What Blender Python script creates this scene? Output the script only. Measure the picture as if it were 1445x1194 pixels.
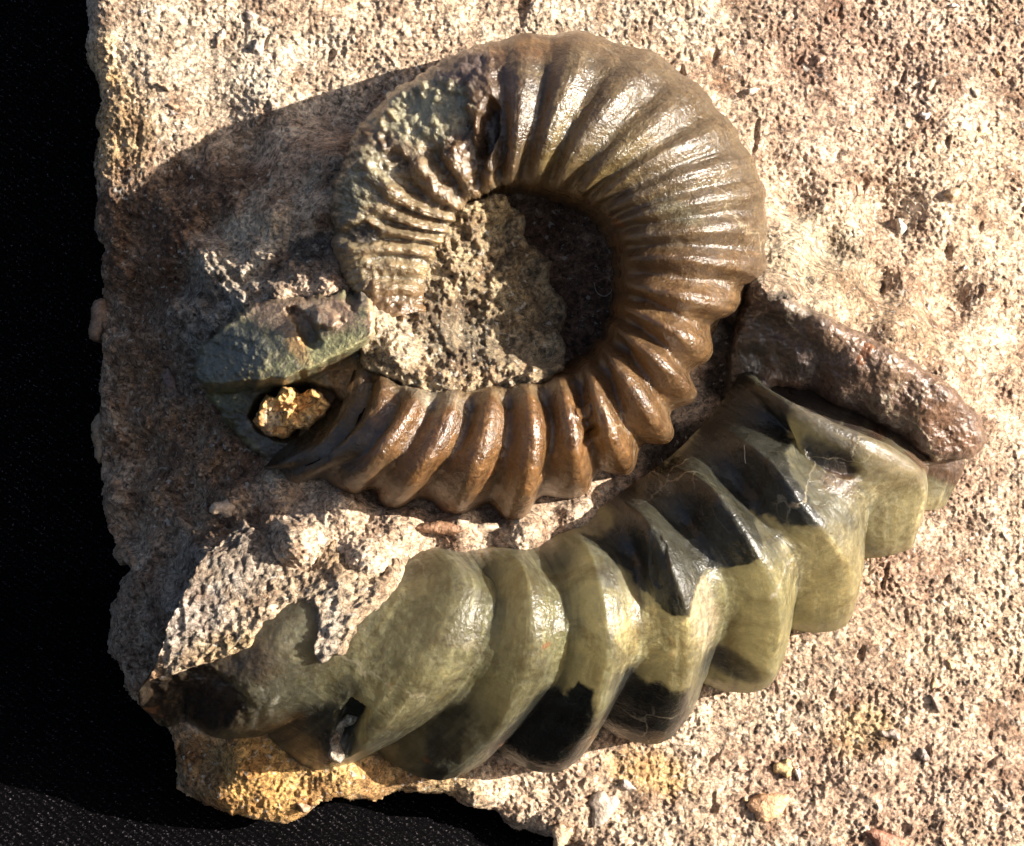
import bpy, math, time
import numpy as np
from mathutils import Matrix, Vector

# ------------------------------------------------------------------ camera, sky, sun, exposure
P = 1e-4                     # one photo pixel on the slab plane = 0.1 mm
D = 3000.0                   # camera distance from the slab plane (in photo pixels)
CX, CY = 722.5, 597.0
ROT = Matrix.Rotation(math.radians(60), 4, 'X')      # the slab leans back 30 degrees from upright
HZ = 1.2                     # overall relief of the fossil
GROUND = -512.0              # world height of the cloth, photo pixels

sc = bpy.context.scene
for o in list(bpy.data.objects):
    bpy.data.objects.remove(o)
col = sc.collection

cam = bpy.data.cameras.new('camera')
cam.sensor_fit = 'HORIZONTAL'
cam.angle = 2 * math.atan(722.5 / D)
cam.clip_start = 0.005
cam.clip_end = 50
cam_o = bpy.data.objects.new('camera', cam)
col.objects.link(cam_o)
cam_o.matrix_world = ROT @ Matrix.Translation((0, 0, D * P))
sc.camera = cam_o

SUN_AZ, SUN_EL = 12.0, 30.0                          # in the slab's own frame: above the right, out of the plane
a, e = math.radians(SUN_AZ), math.radians(SUN_EL)
s_loc = Vector((math.cos(e) * math.cos(a), math.cos(e) * math.sin(a), math.sin(e)))
s_w = (ROT.to_3x3() @ s_loc).normalized()
sun = bpy.data.lights.new('sun', 'SUN')
sun.energy = 5.0
sun.angle = math.radians(0.5)
sun.color = (1.0, 0.93, 0.83)
sun_o = bpy.data.objects.new('sun', sun)
col.objects.link(sun_o)
sun_o.rotation_euler = s_w.to_track_quat('Z', 'Y').to_euler()

w = bpy.data.worlds.new('World')
sc.world = w
w.use_nodes = True
wn = w.node_tree
sky = wn.nodes.new('ShaderNodeTexSky')
sky.sky_type = 'NISHITA'
sky.sun_disc = False
sky.air_density = 0.7
sky.dust_density = 4.0
sky.sun_elevation = math.asin(s_w.z)
sky.sun_rotation = math.atan2(s_w.x, s_w.y)
bg = wn.nodes['Background']
wn.links.new(sky.outputs[0], bg.inputs[0])
bg.inputs[1].default_value = 0.057
vs = sc.view_settings
vs.view_transform = 'Standard'
vs.look = 'None'
vs.exposure = 1.45
vs.gamma = 1.0
vs.use_curve_mapping = False

# ------------------------------------------------------------------ numeric helpers
def unproj(px, py, z):
    """photo pixel + height over the slab plane -> slab coordinates in metres"""
    k = 1.0 - z / D
    return np.stack([(px - CX) * k, -(py - CY) * k, z + 0 * px], -1) * P

def sstep(a, b, x):
    t = np.clip((x - a) / (b - a), 0, 1)
    return t * t * (3 - 2 * t)

def _h(i, j, seed):
    n = (i * 374761393 + j * 668265263 + seed * 1442695041) & 0xffffffff
    n = ((n ^ (n >> 15)) * 2246822519) & 0xffffffff
    n = ((n ^ (n >> 13)) * 3266489917) & 0xffffffff
    n = ((n ^ (n >> 16)) * 668265263) & 0xffffffff
    return (n ^ (n >> 15)) & 0xffffffff

def perlin(x, y, seed=0):
    xi = np.floor(x).astype(np.int64); yi = np.floor(y).astype(np.int64)
    fx = x - xi; fy = y - yi
    u = fx * fx * fx * (fx * (fx * 6 - 15) + 10); v = fy * fy * fy * (fy * (fy * 6 - 15) + 10)
    def g(i, j, dx, dy):
        a = _h(i, j, seed) * (2 * math.pi / 4294967296.0)
        return np.cos(a) * dx + np.sin(a) * dy
    n00 = g(xi, yi, fx, fy); n10 = g(xi + 1, yi, fx - 1, fy)
    n01 = g(xi, yi + 1, fx, fy - 1); n11 = g(xi + 1, yi + 1, fx - 1, fy - 1)
    a = n00 + u * (n10 - n00); b = n01 + u * (n11 - n01)
    return (a + v * (b - a)) * 1.5

def fbm(x, y, wl, octs=4, seed=0, gain=0.5, ridged=False):
    s = np.zeros_like(x, dtype=float); amp = 1.0; tot = 0
    for k in range(octs):
        n = perlin(x / wl + 17.3 * k, y / wl - 9.1 * k, seed + k)
        if ridged:
            n = 1 - 2 * np.abs(n)
        s += amp * n; tot += amp
        amp *= gain; wl *= 0.5
    return s / tot

def catmull(K, t):
    """K: (n, ...) control values at integer t; smooth interpolation"""
    n = len(K)
    i = np.clip(np.floor(t).astype(int), 0, n - 2)
    f = (t - i).reshape((-1,) + (1,) * (K.ndim - 1))
    def at(j):
        lo = K[0] + (K[0] - K[1]); hi = K[-1] + (K[-1] - K[-2])
        E = np.concatenate([lo[None], K, hi[None]])
        return E[j + 1]
    p0, p1, p2, p3 = at(i - 1), at(i), at(i + 1), at(i + 2)
    return 0.5 * (2 * p1 + (p2 - p0) * f + (2 * p0 - 5 * p1 + 4 * p2 - p3) * f ** 2 + (3 * p1 - p0 - 3 * p2 + p3) * f ** 3)

def hermite_tab(xs, ys, x):
    xs = np.array(xs, float); ys = np.array(ys, float)
    m = np.gradient(ys, xs)
    i = np.clip(np.searchsorted(xs, x, side='right') - 1, 0, len(xs) - 2)
    h = xs[i + 1] - xs[i]; t = (x - xs[i]) / h
    return ((2*t**3-3*t**2+1)*ys[i] + (t**3-2*t**2+t)*h*m[i] + (-2*t**3+3*t**2)*ys[i+1] + (t**3-t**2)*h*m[i+1])

def paint(c, px, py, blobs, seed=3, wl=26, rag=0.5):
    """blend ragged-edged colour patches: own tones, and some painted light and shade"""
    n = fbm(px, py, wl, 4, seed)
    for (cx, cy, rx, ry, rot, colr, st, soft) in blobs:
        r = math.radians(rot)
        dx = px - cx; dy = py - cy
        u = (dx * math.cos(r) + dy * math.sin(r)) / rx; v = (-dx * math.sin(r) + dy * math.cos(r)) / ry
        d = np.sqrt(u * u + v * v) + n * rag
        m = (1 - sstep(1 - soft, 1 + soft, d)) * st
        c += m[..., None] * (np.array(colr) - c)
    return c

def paint_poly(c, px, py, polys, seed=5, wl=22, rag=9):
    n = fbm(px, py, wl, 4, seed, 0.6) * rag
    for (poly, colr, st, soft) in polys:
        pa = np.array(poly, float)
        x0, y0 = pa.min(0) - 40; x1, y1 = pa.max(0) + 40
        k = (px > x0) & (px < x1) & (py > y0) & (py < y1)
        d = poly_dist(poly, px[k], py[k]) + n[k]
        m = sstep(soft, -soft, d) * st
        c[k] += m[..., None] * (np.array(colr) - c[k])
    return c

def idw(ctrl, X, Y, power=3.0, soft=18.0):
    ctrl = np.array(ctrl, float)
    num = np.zeros_like(X); den = np.zeros_like(X)
    for (cx, cy, cz) in ctrl:
        wgt = 1.0 / ((X - cx) ** 2 + (Y - cy) ** 2 + soft * soft) ** (power / 2)
        num += wgt * cz; den += wgt
    return num / den

def upsample(Z, x0, y0, st, X, Y):
    """smooth cubic B-spline reading of a coarse grid"""
    fx = np.clip((X - x0) / st, 1, Z.shape[1] - 3.001); fy = np.clip((Y - y0) / st, 1, Z.shape[0] - 3.001)
    i = fx.astype(int); j = fy.astype(int); u = fx - i; v = fy - j
    def wt(t):
        return ((1 - t) ** 3 / 6, (3 * t ** 3 - 6 * t ** 2 + 4) / 6, (-3 * t ** 3 + 3 * t ** 2 + 3 * t + 1) / 6, t ** 3 / 6)
    wx, wy = wt(u), wt(v)
    out = np.zeros_like(X, dtype=float)
    for b in range(4):
        for a in range(4):
            out += Z[j + b - 1, i + a - 1] * (wx[a] * wy[b])
    return out

def poly_dist(poly, X, Y):
    """signed distance to a closed polygon, negative inside"""
    poly = np.array(poly, float)
    d2 = np.full(X.shape, 1e18); ins = np.zeros(X.shape, bool)
    for k in range(len(poly)):
        ax, ay = poly[k - 1]; bx, by = poly[k]
        ex, ey = bx - ax, by - ay
        t = np.clip(((X - ax) * ex + (Y - ay) * ey) / (ex * ex + ey * ey + 1e-9), 0, 1)
        d2 = np.minimum(d2, (X - ax - t * ex) ** 2 + (Y - ay - t * ey) ** 2)
        c = ((ay > Y) != (by > Y)) & (X < (bx - ax) * (Y - ay) / (by - ay + 1e-12) + ax)
        ins ^= c
    d = np.sqrt(d2)
    return np.where(ins, -d, d)

def grid_normals(V):
    du = np.gradient(V, axis=0); dv = np.gradient(V, axis=1)
    n = np.cross(du, dv)
    n /= np.linalg.norm(n, axis=-1, keepdims=True) + 1e-20
    return n

def link_mesh(name, V, F, mat, parent=None, tint=None, normals=None, smooth=True):
    me = bpy.data.meshes.new(name)
    if isinstance(F, np.ndarray):
        me.vertices.add(len(V)); me.vertices.foreach_set('co', np.ascontiguousarray(V, dtype=np.float32).ravel())
        k = F.shape[1]
        me.loops.add(F.size); me.loops.foreach_set('vertex_index', np.ascontiguousarray(F, dtype=np.int32).ravel())
        me.polygons.add(len(F)); me.polygons.foreach_set('loop_start', np.arange(0, F.size, k, dtype=np.int32))
        me.update(calc_edges=True)
    else:
        me.from_pydata([tuple(v) for v in V], [], F)
        me.update()
    me.polygons.foreach_set('use_smooth', np.full(len(me.polygons), smooth))
    if tint is not None:
        at = me.attributes.new('tint', 'FLOAT_COLOR', 'POINT')
        c4 = np.ones((len(V), 4), np.float32); c4[:, :tint.shape[1]] = tint
        at.data.foreach_set('color', c4.ravel())
    if normals is not None:
        me.normals_split_custom_set_from_vertices([tuple(n) for n in normals])
    me.materials.append(mat)
    o = bpy.data.objects.new(name, me)
    col.objects.link(o)
    if parent is not None:
        o.parent = parent
    return o

# ------------------------------------------------------------------ materials
def new_mat(name):
    m = bpy.data.materials.new(name); m.use_nodes = True
    nt = m.node_tree
    return m, nt, nt.nodes['Principled BSDF']

def node(nt, typ, **kw):
    n = nt.nodes.new(typ)
    for k, v in kw.items():
        setattr(n, k, v)
    return n

def noise(nt, co, scale, detail=4, rough=0.6, dist=0.0):
    n = node(nt, 'ShaderNodeTexNoise')
    n.inputs['Scale'].default_value = scale; n.inputs['Detail'].default_value = detail
    n.inputs['Roughness'].default_value = rough; n.inputs['Distortion'].default_value = dist
    nt.links.new(co, n.inputs['Vector'])
    return n.outputs['Fac']

def ramp(nt, fac, stops):
    r = node(nt, 'ShaderNodeValToRGB')
    el = r.color_ramp.elements
    while len(el) < len(stops):
        el.new(0.5)
    for e_, (p, c) in zip(el, stops):
        e_.position = p
        e_.color = (c, c, c, 1) if not hasattr(c, '__len__') else (*c, 1)
    nt.links.new(fac, r.inputs[0])
    return r.outputs[0]

def mix(nt, fac, A, B, mode='MIX'):
    m = node(nt, 'ShaderNodeMix', data_type='RGBA', blend_type=mode)
    for s, v in ((0, fac), (6, A), (7, B)):
        if isinstance(v, (int, float)):
            m.inputs[s].default_value = v
        elif isinstance(v, tuple):
            m.inputs[s].default_value = (*v, 1)
        else:
            nt.links.new(v, m.inputs[s])
    return m.outputs[2]

def bump(nt, h, dist, strength=1.0, prev=None):
    b = node(nt, 'ShaderNodeBump')
    b.inputs['Distance'].default_value = dist; b.inputs['Strength'].default_value = strength
    nt.links.new(h, b.inputs['Height'])
    if prev:
        nt.links.new(prev, b.inputs['Normal'])
    return b.outputs['Normal']

def rock_material(name, light=1.0, spec=0.35, rough=0.8, sss=0.0):
    m, nt, b = new_mat(name)
    at = node(nt, 'ShaderNodeAttribute', attribute_name='tint')
    co = node(nt, 'ShaderNodeTexCoord').outputs['Object']
    f1 = ramp(nt, noise(nt, co, 1150, 5, 0.75, 0.8), [(0.36, 0.18), (0.46, 0.68), (0.55, 1.2), (0.64, 1.75)])
    f2 = ramp(nt, noise(nt, co, 260, 4, 0.6, 0.3), [(0.32, (0.50, 0.40, 0.34)), (0.5, (1.0, 0.95, 0.91)), (0.68, (1.3, 1.3, 1.28))])
    f3 = ramp(nt, noise(nt, co, 60, 4, 0.6), [(0.33, (0.74, 0.64, 0.58)), (0.5, (1.0, 0.97, 0.92)), (0.67, (1.15, 1.15, 1.12))])
    c = mix(nt, 1.0, at.outputs['Color'], f1, 'MULTIPLY')
    c = mix(nt, 1.0, c, f2, 'MULTIPLY')
    c = mix(nt, 1.0, c, f3, 'MULTIPLY')
    gr = ramp(nt, noise(nt, co, 1100, 2, 0.5, 0.3), [(0.63, 0.0), (0.70, 0.6)])
    c = mix(nt, gr, c, (0.82, 0.77, 0.66))
    gd = ramp(nt, noise(nt, co, 700, 3, 0.6, 0.5), [(0.68, 0.0), (0.74, 0.6)])
    c = mix(nt, gd, c, (0.15, 0.085, 0.06))
    nt.links.new(c, b.inputs['Base Color'])
    b.inputs['Roughness'].default_value = rough
    b.inputs['Specular IOR Level'].default_value = spec
    if sss:
        b.inputs['Subsurface Weight'].default_value = sss
        b.inputs['Subsurface Radius'].default_value = (1.0, 0.7, 0.4)
        b.inputs['Subsurface Scale'].default_value = 0.0012
    n1 = bump(nt, noise(nt, co, 2000, 4, 0.75, 1.0), 0.0009, 1.0)
    nt.links.new(n1, b.inputs['Normal'])
    return m

def shell_material(name, rough=(0.22, 0.42), sss=0.6, scale=0.0035, grain=1.0, spec=0.55, glow=None, coat=0.0):
    m, nt, b = new_mat(name)
    at = node(nt, 'ShaderNodeAttribute', attribute_name='tint')
    co = node(nt, 'ShaderNodeTexCoord').outputs['Object']
    f1 = ramp(nt, noise(nt, co, 420, 6, 0.7, 1.0), [(0.3, (0.62, 0.58, 0.54)), (0.5, (1, 1, 1)), (0.7, (1.35, 1.3, 1.22))])
    f2 = ramp(nt, noise(nt, co, 110, 5, 0.65, 1.4), [(0.32, (0.66, 0.60, 0.55)), (0.5, (1, 1, 1)), (0.68, (1.28, 1.25, 1.2))])
    c = mix(nt, 1.0, at.outputs['Color'], f1, 'MULTIPLY')
    c = mix(nt, 1.0, c, f2, 'MULTIPLY')
    g0 = ramp(nt, noise(nt, co, 1500, 3, 0.7), [(0.36, 0.72), (0.5, 1.0), (0.64, 1.3)])
    c = mix(nt, 1.0, c, g0, 'MULTIPLY')
    dst = node(nt, 'ShaderNodeVectorMath', operation='MULTIPLY_ADD')
    nz = node(nt, 'ShaderNodeTexNoise'); nz.inputs['Scale'].default_value = 160; nz.inputs['Detail'].default_value = 4
    nt.links.new(co, nz.inputs['Vector']); nt.links.new(nz.outputs['Color'], dst.inputs[0])
    dst.inputs[1].default_value = (0.009, 0.009, 0.009); nt.links.new(co, dst.inputs[2])
    vo = node(nt, 'ShaderNodeTexVoronoi', feature='DISTANCE_TO_EDGE'); vo.inputs['Scale'].default_value = 55
    nt.links.new(dst.outputs[0], vo.inputs['Vector'])
    ck = ramp(nt, vo.outputs['Distance'], [(0.0, 1.0), (0.012, 0.0)])
    ckm = ramp(nt, noise(nt, co, 45, 2, 0.5), [(0.50, 0.0), (0.58, 0.55)])
    ck2 = mix(nt, 1.0, ck, ckm, 'MULTIPLY')
    c = mix(nt, ck2, c, (0.42, 0.36, 0.25))
    # rusty specks and pale scratches
    sp = ramp(nt, noise(nt, co, 190, 2, 0.4), [(0.735, 0.0), (0.75, 0.8)])
    c = mix(nt, sp, c, (0.22, 0.09, 0.035))
    nt.links.new(c, b.inputs['Base Color'])
    r = node(nt, 'ShaderNodeMapRange')
    r.inputs['To Min'].default_value = rough[0]; r.inputs['To Max'].default_value = rough[1]
    r.inputs['From Min'].default_value = 0.35; r.inputs['From Max'].default_value = 0.65
    nt.links.new(noise(nt, co, 170, 6, 0.7), r.inputs['Value'])
    nt.links.new(r.outputs[0], b.inputs['Roughness'])
    b.inputs['Specular IOR Level'].default_value = spec
    if coat:                                             # the polish is worn in patches
        cw = ramp(nt, noise(nt, co, 95, 5, 0.7, 0.5), [(0.40, 0.0), (0.58, coat)])
        nt.links.new(cw, b.inputs['Coat Weight'])
    b.inputs['Coat Roughness'].default_value = 0.16
    if sss:
        b.inputs['Subsurface Weight'].default_value = sss
        b.inputs['Subsurface Radius'].default_value = (1.0, 0.72, 0.34)
        b.inputs['Subsurface Scale'].default_value = scale
    n1 = bump(nt, noise(nt, co, 2600, 3, 0.6), 0.00011 * grain, 0.9)
    n2 = bump(nt, noise(nt, co, 600, 4, 0.6, 0.6), 0.00030 * grain, 0.8, n1)
    nt.links.new(n2, b.inputs['Normal']); nt.links.new(n2, b.inputs['Coat Normal'])
    if glow:                                             # clear calcite lets light through from the far side
        tr = node(nt, 'ShaderNodeBsdfTranslucent')
        nt.links.new(mix(nt, 1.0, glow[:3], f2, 'MULTIPLY'), tr.inputs['Color'])
        bw = node(nt, 'ShaderNodeRGBToBW'); nt.links.new(at.outputs['Color'], bw.inputs[0])
        fac = ramp(nt, bw.outputs[0], [(glow[4], 0.0), (glow[5], glow[3])])
        ms = node(nt, 'ShaderNodeMixShader')
        nt.links.new(fac, ms.inputs[0]); nt.links.new(b.outputs[0], ms.inputs[1]); nt.links.new(tr.outputs[0], ms.inputs[2])
        nt.links.new(ms.outputs[0], nt.nodes['Material Output'].inputs['Surface'])
    return m

def velvet_material():
    m, nt, b = new_mat('black velvet')
    co = node(nt, 'ShaderNodeTexCoord').outputs['Object']
    wv = node(nt, 'ShaderNodeTexWave', wave_type='BANDS', bands_direction='DIAGONAL')
    wv.inputs['Scale'].default_value = 420; wv.inputs['Distortion'].default_value = 1.2; wv.inputs['Detail'].default_value = 2
    nt.links.new(co, wv.inputs['Vector'])
    n = noise(nt, co, 2600, 3, 0.7)
    fl = ramp(nt, n, [(0.50, (0.0015, 0.0012, 0.0016)), (0.60, (0.008, 0.007, 0.008)), (0.72, (0.17, 0.15, 0.16))])
    c = mix(nt, wv.outputs['Fac'], (0.001, 0.0009, 0.0012), fl)
    nt.links.new(c, b.inputs['Base Color'])
    b.inputs['Roughness'].default_value = 0.75
    b.inputs['Specular IOR Level'].default_value = 0.04
    nt.links.new(bump(nt, n, 0.0003, 0.7), b.inputs['Normal'])
    return m

M_ROCK = rock_material('limestone matrix')
M_CRUST = rock_material('crystalline crust', spec=0.6, rough=0.5, sss=0.25)
M_INNER = shell_material('brown polished shell', (0.16, 0.48), 0.5, 0.0022, 1.5, 0.75, (1.0, 0.66, 0.32, 0.13, 0.02, 0.05), 0.6)
M_OUTER = shell_material('green calcite shell', (0.24, 0.54), 0.6, 0.0040, 1.0, 0.55, (0.92, 0.84, 0.56, 0.36, 0.035, 0.10), 0.4)
M_BREAK = shell_material('broken shell', (0.22, 0.5), 0.35, 0.0018, 1.5, 0.6, None, 0.6)
M_BITS = shell_material('shell fragments', (0.4, 0.65), 0.0, 0.001, 2.0, 0.35)
M_VELVET = velvet_material()

# ------------------------------------------------------------------ cloth under and behind the rock
def build_cloth():
    prof = []
    for y in np.linspace(-1500, 330, 60):
        prof.append((y, GROUND))
    for k in range(1, 25):                                   # the bend, then leaning back up the support
        an = math.radians(60 * k / 24)
        prof.append((330 + 120 * math.sin(an), GROUND + 120 * (1 - math.cos(an))))
    y0, z0 = prof[-1]
    for k in range(1, 50):
        prof.append((y0 + 30 * k * math.cos(math.radians(60)), z0 + 30 * k * math.sin(math.radians(60))))
    prof = np.array(prof)
    xs = np.linspace(-2600, 3200, 160)
    Y = np.repeat(prof[:, 0][:, None], len(xs), 1); Z = np.repeat(prof[:, 1][:, None], len(xs), 1)
    X = np.repeat(xs[None], len(prof), 0)
    Z = Z - 75 * sstep(-320, 250, X) * (1 - sstep(100, 420, Y)) + 7 * fbm(X, Y, 420, 3, 5) - 3
    V = np.stack([X, Y, Z], -1).reshape(-1, 3) * P
    n, m = X.shape
    i, j = np.meshgrid(np.arange(n - 1), np.arange(m - 1), indexing='ij')
    q = i * m + j
    F = np.stack([q, q + 1, q + m + 1, q + m], -1).reshape(-1, 4)
    o = link_mesh('velvet_cloth', V, F, M_VELVET)
    o['kind'] = 'structure'
    o['label'] = 'black velvet cloth spread under and behind the rock'
    return o
build_cloth()

def cloth_height(X):
    return GROUND - 75 * sstep(-320, 250, X)

# ------------------------------------------------------------------ the specimen: everything hangs on one empty
fossil = bpy.data.objects.new('fossil_rock', None)
col.objects.link(fossil)
fossil.empty_display_size = 0.02
base_l = Vector((-0.03, -0.0560, -0.004))
fossil.matrix_world = ROT @ Matrix.Translation(base_l)
fossil['label'] = 'block of beige limestone holding a ribbed brown and green spiral ammonite fossil'
fossil['category'] = 'fossil'
OFF = np.array(base_l)

def part(name, V, F, mat, parent=fossil, **kw):
    return link_mesh(name, np.asarray(V) - OFF, F, mat, parent, **kw)

# ------------------------------------------------------------------ matrix rock
OUT = [(150, -420), (122, -160), (120, 0), (118, 60), (128, 105), (136, 132), (130, 200), (128, 262), (134, 330), (141, 395), (138, 500),
       (140, 560), (136, 640), (141, 672), (146, 730), (160, 790), (180, 803), (156, 850), (150, 920), (172, 968), (203, 1003),
       (232, 1036), (242, 1062), (247, 1092), (252, 1112), (284, 1135), (322, 1158), (380, 1164), (412, 1166), (458, 1142), (474, 1132),
       (528, 1128), (560, 1117), (600, 1120), (638, 1127), (660, 1145), (698, 1146), (722, 1166), (790, 1196), (860, 1222), (1000, 1236),
       (1250, 1245), (2000, 1245), (2000, -420)]
CTRL = []
for x in range(150, 2050, 180):
    CTRL += [(x, -400, 0), (x, -180, 0), (x, -20, 0)]
CTRL += [(x, 1235, -8) for x in range(850, 1650, 120)]
CTRL += [(x, y, 0) for x in (1630, 1820, 1990) for y in range(0, 1250, 150)] + [(1445, y, 0) for y in range(0, 1200, 150)]
CTRL += [(1250, 300, 0), (1250, 100, 0), (1120, 100, 3), (1340, 420, 0), (1400, 800, 0), (1300, 900, 0), (1200, 1000, 0), (1100, 1100, 0),
         (1350, 760, 0), (1250, 880, 0), (1150, 960, 0), (1050, 1020, 0), (1380, 690, 3), (1400, 560, 10),
         (1000, 1150, 0), (960, 1090, 0), (900, 1150, -5), (850, 1080, -2), (750, 1130, -10), (650, 1116, 22), (580, 1110, 42), (480, 1105, 70),
         (350, 1080, 75), (420, 1130, 58), (330, 1130, 52), (280, 1080, 22),
         (150, 100, -5), (150, 20, 0), (300, 60, 0), (450, 60, 2), (300, 160, 0), (450, 140, 4), (150, 230, -10), (250, 240, -2), (350, 215, 2), (180, 330, -25),
         (520, 110, 8), (480, 165, 15), (600, 70, 10), (700, 25, 8), (820, 20, 6), (940, 50, 8), (1030, 120, 10), (1090, 220, 22), (1120, 280, 24),
         (470, 230, 120), (458, 300, 140), (440, 350, 135), (390, 300, 118), (420, 250, 85), (350, 275, 58), (290, 310, 40), (300, 380, 95), (250, 400, 30), (275, 440, 85), (200, 420, -30), (155, 430, -55),
         (430, 400, 150), (395, 412, 150), (345, 436, 120), (462, 406, 168), (380, 380, 120), (300, 460, 98), (255, 500, 40), (225, 540, -5), (170, 540, -50), (260, 590, 22), (200, 640, -30), (155, 640, -60), (320, 650, 70), (250, 700, 32),
         (180, 740, -35), (400, 705, 135), (330, 720, 105), (230, 760, 50), (200, 820, 60), (180, 860, 40), (165, 900, 15), (200, 940, 45), (230, 990, 20),
         (480, 725, 170), (560, 742, 180), (300, 790, 160), (270, 860, 150), (250, 920, 110), (420, 770, 202), (520, 790, 205), (380, 850, 150),
         (1090, 330, 80), (1100, 370, 130), (1080, 410, 185), (1150, 400, 110), (1170, 350, 30), (1240, 400, 18), (1205, 425, 95), (1155, 436, 150), (1112, 418, 175), (1280, 485, 85), (1262, 482, 122),
         (1345, 535, 88), (1360, 530, 38), (1392, 596, 40), (1415, 650, 2), (1100, 520, 60), (1150, 560, 40), (1060, 460, 40), (1020, 540, 40), (960, 620, 60), (1230, 590, 40), (1300, 640, 30),
         (650, 742, 170), (740, 750, 172), (810, 725, 150), (880, 690, 90), (700, 700, 90), (560, 690, 90), (640, 690, 90), (800, 690, 80),
         (700, 400, 50), (820, 400, 70), (850, 380, 82), (760, 320, 75), (800, 480, 80), (620, 400, 60), (800, 150, 30), (950, 250, 40), (980, 400, 40), (600, 200, 40), (540, 330, 60), (900, 570, 50), (500, 620, 60),
         (400, 560, 40), (600, 900, 40), (450, 950, 30), (800, 900, 30), (950, 850, 20), (1100, 800, 10), (1200, 720, 10), (600, 1050, 0), (800, 1020, 0), (1000, 950, 0)]
gx, gy = np.meshgrid(np.arange(60, 2060, 8.0), np.arange(-480, 1300, 8.0))
CTRL = [(x, y, z * HZ if z > 0 else z) for (x, y, z) in CTRL]
ZC = idw(CTRL, gx, gy)
DC = poly_dist(OUT, gx, gy)

def rock_height(X, Y, dist):
    z = upsample(ZC, 60, -480, 8, X, Y)
    # broken, pitted limestone; the left flank is coarser and foliated along the slope
    flank = sstep(520, 260, X) * sstep(230, 330, Y) * sstep(1040, 960, Y)
    pit = fbm(X, Y, 46, 3, 11)
    big = fbm(X, Y, 150, 3, 21)
    grain = fbm(X * 0.8 + Y * 0.25, Y, 8, 2, 31, 0.65)
    thread = fbm(X, Y, 10, 2, 41, 0.6, True)
    z += big * (6 + 16 * flank) + pit * (4.0 + 14 * flank)
    calm = sstep(-0.35, 0.35, fbm(X, Y, 120, 3, 25))
    ramp_ = np.exp(-(((X - 1190) / 120) ** 2 + ((Y - 400) / 70) ** 2)) * sstep(1060, 1100, X)
    calm = calm * (1 - 0.7 * ramp_)
    z += (0.75 + 0.55 * calm) * (grain * (3.0 + 2.5 * flank) + (thread - 0.4) * 2.6)
    z -= 8 * sstep(0.42, 0.70, fbm(X, Y * 0.7 + X * 0.5, 30, 2, 51))
    z += 24 * flank * fbm(X * 0.75 + Y * 0.66, (Y * 0.75 - X * 0.66) * 2.6, 70, 3, 61, 0.6)
    # rough lower right
    low = sstep(950, 1130, Y) * sstep(500, 760, X)
    z += low * (fbm(X, Y, 60, 4, 71, 0.6) * 11)
    # the rim rounds over
    dd = dist + 5 * fbm(X, Y, 40, 3, 81)
    r = np.clip((dd + 38) / 38, 0, 1)
    z -= 60 * (1 - np.sqrt(np.clip(1 - r * r, 0, 1)))
    return z

def rock_tint(X, Y):
    c = np.empty(X.shape + (3,)); c[:] = (0.68, 0.535, 0.405)
    OC = (0.76, 0.46, 0.15); BR = (0.27, 0.175, 0.11); GY = (0.40, 0.37, 0.33); PK = (0.56, 0.41, 0.325); PALE = (0.64, 0.55, 0.44)
    blobs = [(1250, 60, 260, 90, 8, PK, 0.7, 0.5), (1180, 150, 120, 120, 0, PK, 0.6, 0.5), (1330, 700, 90, 170, 20, PK, 0.6, 0.5), (1250, 1080, 250, 120, 0, PK, 0.6, 0.6),
             (300, 80, 200, 110, 0, PALE, 0.6, 0.6), (900, 30, 200, 40, 0, PALE, 0.5, 0.6), (1150, 960, 120, 60, -30, PALE, 0.6, 0.6),
             (170, 190, 45, 80, 0, (0.60, 0.42, 0.20), 0.7, 0.5), (140, 100, 25, 60, 0, OC, 0.4, 0.5),
             (260, 560, 130, 330, 0, BR, 0.85, 0.4), (200, 330, 90, 90, 0, BR, 0.7, 0.4), (385, 325, 135, 62, -38, (0.72, 0.60, 0.46), 0.95, 0.3), (305, 420, 62, 95, 25, (0.62, 0.55, 0.45), 0.85, 0.45), (240, 275, 130, 42, -15, (0.24, 0.17, 0.12), 0.85, 0.35),  # pale slope and dark slab put side light and cast shadow into the colour
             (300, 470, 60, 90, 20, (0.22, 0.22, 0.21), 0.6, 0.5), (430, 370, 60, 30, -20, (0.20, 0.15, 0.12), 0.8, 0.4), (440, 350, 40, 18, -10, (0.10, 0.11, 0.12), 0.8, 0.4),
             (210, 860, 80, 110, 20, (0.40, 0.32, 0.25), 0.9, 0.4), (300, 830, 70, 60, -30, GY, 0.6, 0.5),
             (360, 1100, 120, 80, 0, OC, 0.95, 0.55), (500, 1100, 120, 55, 0, (0.66, 0.42, 0.17), 0.9, 0.6), (280, 1080, 40, 50, 0, (0.34, 0.23, 0.12), 0.8, 0.4),
             (620, 1110, 60, 40, 0, (0.60, 0.44, 0.24), 0.6, 0.5), (920, 1090, 60, 28, 20, OC, 0.6, 0.5), (1220, 1030, 50, 35, 0, (0.64, 0.46, 0.2), 0.5, 0.5),
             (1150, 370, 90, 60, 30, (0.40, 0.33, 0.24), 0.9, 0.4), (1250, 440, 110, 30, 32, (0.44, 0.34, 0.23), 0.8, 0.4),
             (1100, 430, 40, 22, 30, (0.06, 0.05, 0.045), 0.8, 0.5), (1060, 520, 60, 90, 20, (0.05, 0.045, 0.04), 0.9, 0.4), (950, 640, 70, 40, -35, (0.06, 0.05, 0.045), 0.9, 0.4),  # near-black patches put the hump's shadow between the whorls into the colour
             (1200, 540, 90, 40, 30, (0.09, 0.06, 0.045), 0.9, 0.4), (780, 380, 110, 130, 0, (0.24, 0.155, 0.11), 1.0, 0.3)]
    return paint(c, X, Y, blobs, 7, 40, 0.7)

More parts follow.
